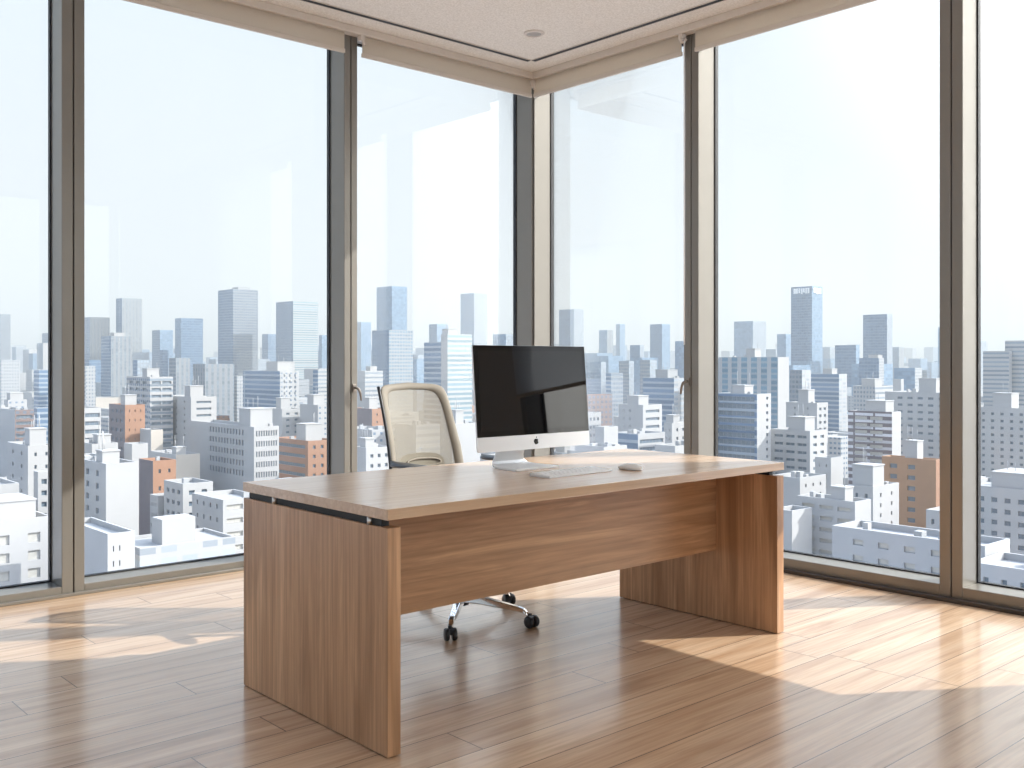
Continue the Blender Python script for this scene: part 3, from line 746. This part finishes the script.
# -- through the far left window
B(-12, 0, 10.5, 314, 1100, 'bglass', 'gfine', 'blue-grey tower at the far left edge of the view')
B(-18, 1, 20, 360, 600, 'ggrid', 'wfine', 'pale grey block with a fine grid below the far left tower')
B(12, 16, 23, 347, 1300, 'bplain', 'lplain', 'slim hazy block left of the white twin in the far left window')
B(23, 29, 37, 349.5, 1200, 'lplain', 'white', 'small white twin blocks in the middle of the far left window')
B(37, 43, 54, 343, 900, 'lplain', 'white', 'white tower rising beside the left mullion')
B(42, 48, 58, 333, 1250, 'bglass', 'bplain', 'blue hazy tower behind the left mullion')
B(34, 39, 56, 370, 520, 'bband', 'bband', 'blue banded block just left of the left mullion')
B(4, 8, 27, 400, 430, 'white', 'wpunch', 'plain white block above the brown banded block', (8, 25, 393))
B(-6, 15, 34, 410, 370, 'grey', 'brdark', 'block with brown window bands in the far left window', open_r=(1, .9, 1.6, .05, .05), fl=3.4, top=2)
B(34, 37, 60, 408, 400, 'bband', 'bband', 'dark blue banded block beside the left mullion, lower one')
B(7, 28, 54, 446, 232, 'white', 'white', 'slim white block with a tall rooftop box in the far left window', (25, 47, 428), open_l=(2, .16, 1.2), open_r=(2, .22, 1.2), fl=4.2)
B(34, 38, 66, 472, 215, 'white', 'white', 'white banded block hidden partly by the left mullion', open_r=(3, .7, 1.5), fl=3.5)
B(-60, -34, 19, 487, 205, 'white', 'white', 'low white rooftop at the left edge above the nearest block')
B(-70, -32, 51, 524, 168, 'white', 'white', 'nearest white block at the bottom left with wide windows', (-40, 41, 501), open_r=(2, .40, 1.7, .22, .02, 'pane_pale'), fl=3.1, top=2.6, flk=1)
# -- through the large window left of the corner
B(82, 90, 109.6, 317, 1000, 'bglass', 'wvert', 'pale ribbed tower left of the tallest ribbed tower')
B(116, 122, 142, 298, 1000, 'bglass', 'wvert', 'tallest pale ribbed tower in the left window')
B(101, 111, 132, 336, 740, 'bglass', 'gvert', 'grey ribbed block with a dark side in front of the ribbed towers', (110, 125, 333), 'white')
B(84, 89, 102, 360, 790, 'bglass', 'bglass', 'small blue block beneath the ribbed towers')
B(152, 160, 173, 330, 1100, 'bglass', 'bplain', 'pale blue block with a flat top in the left window')
B(160, 163, 168.5, 350, 900, 'bglass', 'bglass', 'narrow dark blue block before the flat-topped pale one')
B(175, 181, 203, 318, 980, 'bplain', 'bglass', 'dark blue tower with a pale crown in the left window')
B(218, 233, 258, 289, 900, 'bglass', 'gfine', 'tallest dark tower with a grid face in the left window', (232, 250, 287.5), 'grey')
B(276, 293, 318, 301, 880, 'bglass', 'wband2', 'dark blue and white banded tower beside the second mullion')
B(262, 268, 277, 334, 1100, 'bglass', 'bglass', 'dark blue block tucked left of the banded tower')
B(319, 322, 336, 335, 1150, 'bplain', 'bplain', 'hazy block at the right edge of the left window')
B(133, 137.5, 149, 360, 650, 'bglass', 'lplain', 'small pale block with a dark side right of the grey ribbed block')
B(169, 176, 190, 358, 640, 'gfine', 'gvert', 'small grey ribbed block beneath the crowned tower')
B(193, 205, 234, 364, 540, 'gvert', 'gvert', 'wide grey ribbed block before the tallest dark tower')
B(233, 237, 244, 376, 560, 'wfine', 'wfine', 'slim white gridded block beside the wide grey ribbed block')
B(126.5, 150, 173, 377, 380, 'wgrid', 'wband', 'white block with dark window grid and bands in the left window', (134, 151, 369), open_r=(2, .86, 1.5, .04, .04), open_l=(3, .6, 1.5), fl=3.7, nf=9)
B(83, 85.5, 95.5, 366, 520, 'wgrid', 'wfine', 'white gridded block touching the left mullion')
B(70, 84, 101, 408, 300, 'white', 'white', 'white block with deep dark bands beside the left mullion', open_r=(1, .93, 1.7, .03, .03), fl=3.5)
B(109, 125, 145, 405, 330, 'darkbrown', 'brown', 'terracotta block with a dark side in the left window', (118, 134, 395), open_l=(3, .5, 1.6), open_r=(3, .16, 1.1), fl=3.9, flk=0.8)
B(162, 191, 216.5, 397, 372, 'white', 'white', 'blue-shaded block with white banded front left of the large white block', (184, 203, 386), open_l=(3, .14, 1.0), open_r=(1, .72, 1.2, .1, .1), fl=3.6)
B(190, 254, 279, 427, 300, 'white', 'white', 'large white block with rows of narrow windows in the left window', (222, 256, 409), open_l=(12, .5, 1.7, .14, .32), open_r=(9, .55, 1.7, .06, .06), fl=3.1, nf=5, top=1.2, flk=1)
B(243, 280, 299, 371, 470, 'bband', 'wpunch', 'office block with blue bands and a white side beneath the banded tower', (251, 283, 362), open_r=(3, .28, 1.6), fl=4, nf=10)
B(274, 308, 336, 441, 335, 'brown', 'brown', 'wide terracotta block beside the second mullion', (292, 318, 424), open_l=(1, .9, 1.6, .03, .03), open_r=(3, .36, 1.6), fl=4.5)
B(313, 318, 340, 370, 540, 'bband', 'wband', 'blue banded block at the second mullion')
B(300, 318, 345, 405, 400, 'white', 'wpunch', 'white block above the wide terracotta block', (305, 322, 395))
B(262, 282, 302, 409, 410, 'white', 'white', 'white block behind the large one, with small dark windows', (276, 290, 398), open_r=(2, .4, 1.3), fl=3.6, nf=7)
B(62, 106, 138, 464, 188, 'white', 'white', 'tall blank white block left of the small terracotta one', (80, 104, 457), open_l=(4, .3, 1.5), fl=3.4)
B(139, 153, 176, 461, 232, 'darkbrown', 'brown', 'small terracotta block with few windows beside the blank white one', open_r=(2, .24, 1.3), fl=4.2, nf=5, top=2, flk=0.95)
B(70, 92, 118, 444, 250, 'white', 'white', 'white block behind the blank one with rooftop machinery', (94, 112, 437))
B(124, 132, 148, 444, 262, 'white', 'white', 'plain white stair tower behind the small terracotta block')
B(140, 151, 163, 430, 330, 'white', 'beige', 'pale block with an arched shadow behind the stair tower')
B(164, 183, 213, 484, 212, 'white', 'white', 'low white house right of the small terracotta block', open_l=(3, .5, 1.2), open_r=(2, .45, 1.4), fl=3.4, nf=3, top=1.5)
B(150, 158, 190, 496, 220, 'white', 'white', 'low white annex in front of the small terracotta block', open_l=(5, .4, 1.2), fl=3.4, nf=3)
B(150, 176, 200, 455, 300, 'white', 'beige', 'pale low block left of the large white block', (172, 186, 447))
B(192, 223, 266, 500, 196, 'white', 'white', 'white block with wide windows beside the desk end', open_l=(4, .22, 1.2), open_r=(2, .8, 1.35, .04, .04, 'pane_pale'), fl=2.9, nf=8, top=1.1, flk=0.92)
B(66, 107.6, 135, 534, 158, 'white', 'white', 'nearest white block under the left window with a flat grey roof', open_r=(2, .2, 1.2, .1, .45), fl=3.4, nf=5, top=2)
B(118, 150, 190, 556, 196, 'white', 'white', 'low white flat rooftop at the foot of the left window')
# -- between second mullion and corner
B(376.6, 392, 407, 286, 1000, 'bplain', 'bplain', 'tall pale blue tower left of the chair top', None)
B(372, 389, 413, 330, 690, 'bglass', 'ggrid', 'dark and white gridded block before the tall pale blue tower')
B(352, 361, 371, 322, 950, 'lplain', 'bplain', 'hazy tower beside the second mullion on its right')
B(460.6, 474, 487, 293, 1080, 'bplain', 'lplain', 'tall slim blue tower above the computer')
B(429, 437, 448, 324, 900, 'bglass', 'bplain', 'blue block peeping above the white slatted tower')
B(424, 441, 452, 342, 440, 'bband', 'white', 'lower left wing of the white slatted tower')
B(441, 447.5, 472, 334, 425, 'white', 'wband2', 'white tower with deep slatted bands left of the computer', (437, 452, 334))
B(493, 506, 522, 334, 820, 'bplain', 'lplain', 'pale blue block rising above the computer next to the corner')
B(350, 365, 383, 371, 480, 'white', 'wband', 'white banded block left of the chair', (366, 377, 367))
B(352, 372, 389, 409, 350, 'darkbrown', 'brown', 'terracotta block with a dark side left of the chair', (360, 374, 398), open_r=(2, .2, 1.0), fl=3.8, nf=6)
B(352, 366, 392, 448, 240, 'white', 'white', 'white low block just beyond the chair on its left', (360, 374, 441), open_r=(3, .4, 1.2), fl=3.4)
B(340, 372, 400, 430, 300, 'white', 'wpunch', 'white flat block seen through the left of the chair back')
B(395, 416, 440, 425, 300, 'grey', 'wband', 'white banded block seen through the chair mesh')
B(440, 452, 480, 424, 270, 'white', 'white', 'pale block between the chair and the computer', (452, 466, 410), open_l=(2, .2, 1.2), fl=3.6)
B(406, 418, 430, 355, 900, 'lplain', 'lplain', 'hazy low tower between the gridded block and the slatted tower')
# -- right of the corner
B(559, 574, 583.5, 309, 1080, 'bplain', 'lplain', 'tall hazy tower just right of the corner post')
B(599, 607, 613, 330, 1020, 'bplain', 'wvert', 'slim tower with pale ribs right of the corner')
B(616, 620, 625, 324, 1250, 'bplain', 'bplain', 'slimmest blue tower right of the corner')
B(630, 640, 644, 345, 920, 'bglass', 'lplain', 'short blue tower between the slim tower and the wide one')
B(650, 662, 670, 324, 1000, 'bglass', 'bplain', 'wide blue tower left of the right mullion')
B(675, 684, 700, 341, 820, 'bplain', 'bplain', 'hazy block behind the right mullion')
B(586, 601, 606, 362, 700, 'bglass', 'lplain', 'dark grey block at the upper right of the computer')
B(619, 629, 634, 361, 720, 'gfine', 'lplain', 'grey block beneath the slim towers')
B(640, 650, 657, 360, 700, 'gfine', 'lplain', 'grey block beneath the wide blue tower')
B(606, 611, 623, 373, 560, 'bband', 'gfine', 'grey gridded block right of the computer')
B(643, 674, 690, 378, 420, 'bband', 'wbalc', 'wide blue banded office left of the right mullion', (650, 672, 370), 'grey')
B(618.5, 643, 662, 405, 315, 'white', 'white', 'white block with five dark bands right of the computer', (625, 646, 396), open_l=(2, .16, 1.2, .4, .1), open_r=(1, .84, 1.3, .08, .08), fl=3.5)
B(580, 588, 612, 395, 400, 'brown', 'brdark', 'terracotta and dark block at the right edge of the computer', None)
B(576, 584, 601, 413, 320, 'white', 'white', 'white windowed block below the terracotta one by the computer', open_r=(4, .5, 1.4), fl=3.7, nf=7)
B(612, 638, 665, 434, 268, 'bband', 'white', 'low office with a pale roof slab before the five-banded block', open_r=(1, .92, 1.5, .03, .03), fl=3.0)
B(596, 604, 618, 427, 255, 'white', 'white', 'plain white tower beside the computer base')
B(575, 604, 627, 447, 235, 'white', 'white', 'low white block behind the desk edge', open_r=(3, .3, 1.3), fl=3.4, nf=4)
B(665, 672, 700, 423, 285, 'white', 'white', 'white block with small windows at the right mullion', (670, 684, 416), open_l=(2, .2, 1.2), open_r=(4, .3, 1.2), fl=3.5, nf=7)
B(655, 675, 700, 446, 250, 'white', 'white', 'lowest white block at the right mullion')
# -- large window on the right wall
B(734, 753, 766, 321, 1080, 'bplain', 'lplain', 'hazy tower above the white pier-fronted block')
B(791, 812, 822.5, 286, 900, 'bglass', 'bplain', 'tallest tower in the right window with white crown lettering', sign=2)
B(777, 786, 793, 334, 1020, 'bplain', 'bplain', 'hazy block tucked left of the tallest right tower')
B(863, 887, 892.5, 314, 860, 'bglass', 'lplain', 'second tallest tower in the right window')
B(835, 856, 859.5, 345, 800, 'bglass', 'bplain', 'dark blue block between the two tallest right towers')
B(859, 879, 884, 358, 690, 'bglass', 'wfine', 'dark blue block at the foot of the second tallest tower', (866, 880, 356))
B(892, 899, 904, 347, 1000, 'lplain', 'wvert', 'slim pale pair right of the second tallest tower')
B(824, 830, 835, 347, 1300, 'lplain', 'lplain', 'faint hazy block right of the tallest tower')
B(894, 915, 922, 368, 600, 'bplain', 'wfine', 'grey-blue block behind the white gridded slab')
B(938, 945, 966, 327, 900, 'bplain', 'lplain', 'pale tower hidden behind the far right mullion')
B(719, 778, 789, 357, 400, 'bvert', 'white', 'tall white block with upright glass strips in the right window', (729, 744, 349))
B(716, 757, 771, 394, 262, 'bband', 'white', 'glass banded office beside the right mullion', (722, 743, 386), open_l=(1, .94, 1.7, .03, .03), open_r=(1, .34, 1.1, .5, .05), fl=2.75, nf=14, top=.8)
B(790, 802, 811, 370, 500, 'gfine', 'wbalc', 'balconied block right of the strip-fronted block')
B(811, 839, 847, 374, 510, 'bband', 'wbalc', 'wide blue banded apartment block in the right window', (818, 832, 369))
B(853, 875, 893, 386, 440, 'wfine', 'wband', 'stepped white block below the dark blue blocks', (862, 882, 379))
B(893, 901, 902, 379, 520, 'white', 'white', 'slim white block behind the dark balconied one')
B(786, 817, 828, 403, 340, 'white', 'white', 'plain white apartment block with a roof tower', (793, 809, 390), open_l=(2, .1, 1.1), open_r=(2, .5, 1.3), fl=3.3)
B(771, 810, 827, 431, 262, 'white', 'white', 'white block with three windows to a floor right of the banded office', (787, 812, 417), open_l=(3, .74, 1.05, .05, .05), open_r=(2, .5, 1.1), fl=2.95, top=1.3)
B(848, 892, 901, 412, 295, 'dband', 'white', 'dark purple balconied block with white ends', (857, 887, 401), body='white', open_l=(2, .84, 1.4, .18, .12), fl=3.0, wmat='pane_pale')
B(885, 950, 975, 393, 335, 'white', 'white', 'large white slab with square windows left of the far mullion', (919, 944, 379), open_l=(5, .5, 1.2, .05, .16), fl=3.4, top=1.6)
B(882, 936, 944, 460, 236, 'tan', 'brown', 'tan tiled block with one column of windows beside the far mullion', (893, 911, 441), open_l=(2, .42, 1.5, .28, .05), fl=3.0, top=1.6, flk=0.85)
B(850, 873, 899, 487, 214, 'white', 'white', 'white block with a tall blank stair tower in the right window', (852, 883, 464), open_r=(2, .14, 1.1), open_l=(2, .3, 1.3), fl=3.1)
B(797, 855, 871, 502, 188, 'white', 'white', 'white block with wide shaded bands beyond the desk end', (826, 848, 486), open_l=(3, .72, 1.1, .03, .05, 'pane_pale'), fl=3.05, top=1.3)
B(770, 800, 826, 478, 235, 'white', 'white', 'low white block hugging the desk end', open_r=(3, .2, 1.1), fl=3.4, nf=6)
B(815, 831, 843, 458, 250, 'white', 'white', 'pale windowless block right of the three-window block', open_l=(2, .14, 1.1), fl=3.6, nf=6)
B(772, 792, 812, 511, 190, 'white', 'white', 'white corner of a block peeping past the desk end')
B(832, 985, 1010, 546, 128, 'white', 'white', 'long flat roofed block at the foot of the right window', open_l=(5, .42, 1.1, .03, .1, 'pane_pale'), fl=3.2, nf=4, top=1.5)
B(926, 950, 975, 512, 178, 'white', 'white', 'small white block at the foot of the far mullion', open_l=(2, .3, 1.3), fl=3.4)
# -- far right window
B(983, 1009, 1012, 351, 480, 'wband', 'white', 'hazy banded slab in the far right window')
B(1005, 1052, 1066, 340, 470, 'wband', 'white', 'taller banded slab at the right edge of the view')
B(976, 981, 986, 341, 900, 'bplain', 'lplain', 'faint block behind the far right mullion')
B(966, 1040, 1056, 409, 300, 'white', 'white', 'pale blue-white slab with small square windows at far right', (984, 1010, 394), open_l=(7, .34, 1.2, .05, .05), fl=3.1, top=1.5)
B(955, 1050, 1080, 492, 205, 'white', 'white', 'low block with mixed windows in the far right window', (990, 1060, 474), open_l=(6, .45, 1.4), fl=3.4, top=2.2)
B(970, 1060, 1090, 575, 118, 'white', 'white', 'nearest roof at the bottom of the far right window', open_l=(4, .3, 1.2), fl=3.3, nf=4)

# -- crowd of low blocks between and beyond
taken = [(P.x, P.x + wx, P.y, P.y + wy) for P, wx, wy in FPR]
def free(x0, x1, y0, y1, g=3):
    for a, b_, c, d in taken:
        if x0 - g < b_ and x1 + g > a and y0 - g < d and y1 + g > c: return False
    return True
def filler_mesh(mb, x, y, wx, wy, h, r, ph):
    m, _ = shell(wx, wy, h, None, .6); n = len(mb.v); mb.v += [(p[0] + x, p[1] + y, p[2] + h) for p in m.v]; mb.f += [tuple(i + n for i in f) for f in m.f]; mb.mi += m.mi; mb.sm += m.sm
    if ph:
        a, b_ = r.uniform(.15, .5) * wx, r.uniform(.15, .5) * wy; w1, w2 = wx * .35, wy * .35
        mb.box(x + a, x + a + w1, y + b_, y + b_ + w2, h - .6, h + r.uniform(2, 4.5), 2)
spots = []
D = 150.0
while D < 3600:
    step = 15 + D * .021
    pxs = -30.0
    while pxs < 1060:
        dpx = (step * R.uniform(1.0, 1.5)) / D * FPX
        q = CAM + D * R.uniform(.985, 1.015) * ray(pxs + dpx * .3)
        k = 1 + D / 2500
        wx, wy = R.uniform(9, 19) * k, R.uniform(9, 19) * k
        zmax = -30 if D < 200 else (-34 if D < 300 else (-27 if D < 420 else (-20 if D < 700 else (-12 if D < 1400 else -2))))
        h = R.uniform(10 if D < 300 else 14, 60 + zmax)
        if D > 700 and R.random() < .16: h = R.uniform(50, 50 + D * .022)
        if free(q.x, q.x + wx, q.y, q.y + wy): spots.append((D, q.x, q.y, wx, wy, h)); taken.append((q.x, q.x + wx, q.y, q.y + wy))
        pxs += dpx
    D += step * R.uniform(.85, 1.1)
NI = 185
styles = ['wpunch', 'wgrid', 'wband', 'wbalc', 'white', 'wfine', 'wpunch', 'beige', 'wgrid', 'ggrid', 'brpunch', 'wbalc']
for i, (D, x, y, wx, wy, h) in enumerate(spots[:NI]):
    st_ = R.choice(styles); mb = MB(); filler_mesh(mb, 0, 0, wx, wy, h, R, R.random() < .6)
    o = mb.build('building', [FM[st_], FM[R.choice([st_, st_, 'white'])], FM['white'], FM['roof']], None, loc=(x, y, GZ))
    tag(o, 'small low-rise block packed among the taller blocks of the city', 'building', 'low-rise blocks of the city')
groups = {}
mb = MB()
SM = ['wpunch', 'white', 'white', 'roof', 'wfine', 'lplain', 'ggrid', 'bplain']
for i, (D, x, y, wx, wy, h) in enumerate(spots[NI:]):
    n = len(mb.f); filler_mesh(mb, x, y, wx, wy, h, R, False)
    a = R.choice([0, 1, 4, 4, 5, 6]) if h < 55 else R.choice([7, 5, 7])
    for j in range(n, len(mb.f)):
        if mb.mi[j] in (0, 1): mb.mi[j] = a
o = mb.build('distant_buildings', [FM[s] for s in SM], None, loc=(0, 0, GZ))
tag(o, 'hazy mass of countless distant city blocks out to the horizon', 'distant city', None, 'stuff')

# far hills on the horizon
hl = MB(); NX = 60; rings = []
for k, (dd, hk) in enumerate(((4300, 0), (4700, .6), (5200, 1), (5700, .6), (6200, 0))):
    ring = []
    for i in range(NX + 1):
        px = -150 + 1350 * i / NX; q = CAM + dd * ray(px)
        amp = 30 + 28 * math.sin(i * .37 + 1) + 16 * math.sin(i * .93) + (60 * math.exp(-((px - 925) / 60) ** 2))
        ring.append((q.x, q.y, GZ + max(amp, 4) * hk + 40 * hk))
    rings.append(ring)
hl.loft(rings, closed=False, caps=False)
struct(hl.build('hills', plain('wooded hills', (.16, .20, .16), .95, var=.3, sc=.004)))

# haze in the air over the city
hz = NT('city haze'); hz.t.nodes.remove(hz.b)
vs = hz.n('ShaderNodeVolumeScatter'); vs.inputs['Color'].default_value = (.64, .66, .64, 1); vs.inputs['Density'].default_value = 1 / 2000.0; vs.inputs['Anisotropy'].default_value = .1
va = hz.n('ShaderNodeVolumeAbsorption'); va.inputs['Color'].default_value = vs.inputs['Color'].default_value[:]; va.inputs['Density'].default_value = vs.inputs['Density'].default_value
ad_ = hz.n('ShaderNodeAddShader'); hz.l(vs.outputs[0], ad_.inputs[0]); hz.l(va.outputs[0], ad_.inputs[1]); hz.l(ad_.outputs[0], hz.out.inputs['Volume'])
hb = MB(); a0, a1 = 140.0, 6500.0; p = [CAM + a0 * FW - RT * 900, CAM + a0 * FW + RT * 900, CAM + a1 * FW + RT * 5500, CAM + a1 * FW - RT * 5500]
hb.loft([[(q.x, q.y, GZ + .2) for q in p], [(q.x, q.y, GZ + 330) for q in p]], smooth=0)
o = hb.build('haze', hz.m); tag(o, 'thin pale haze hanging over the distant city', None, None, 'structure')
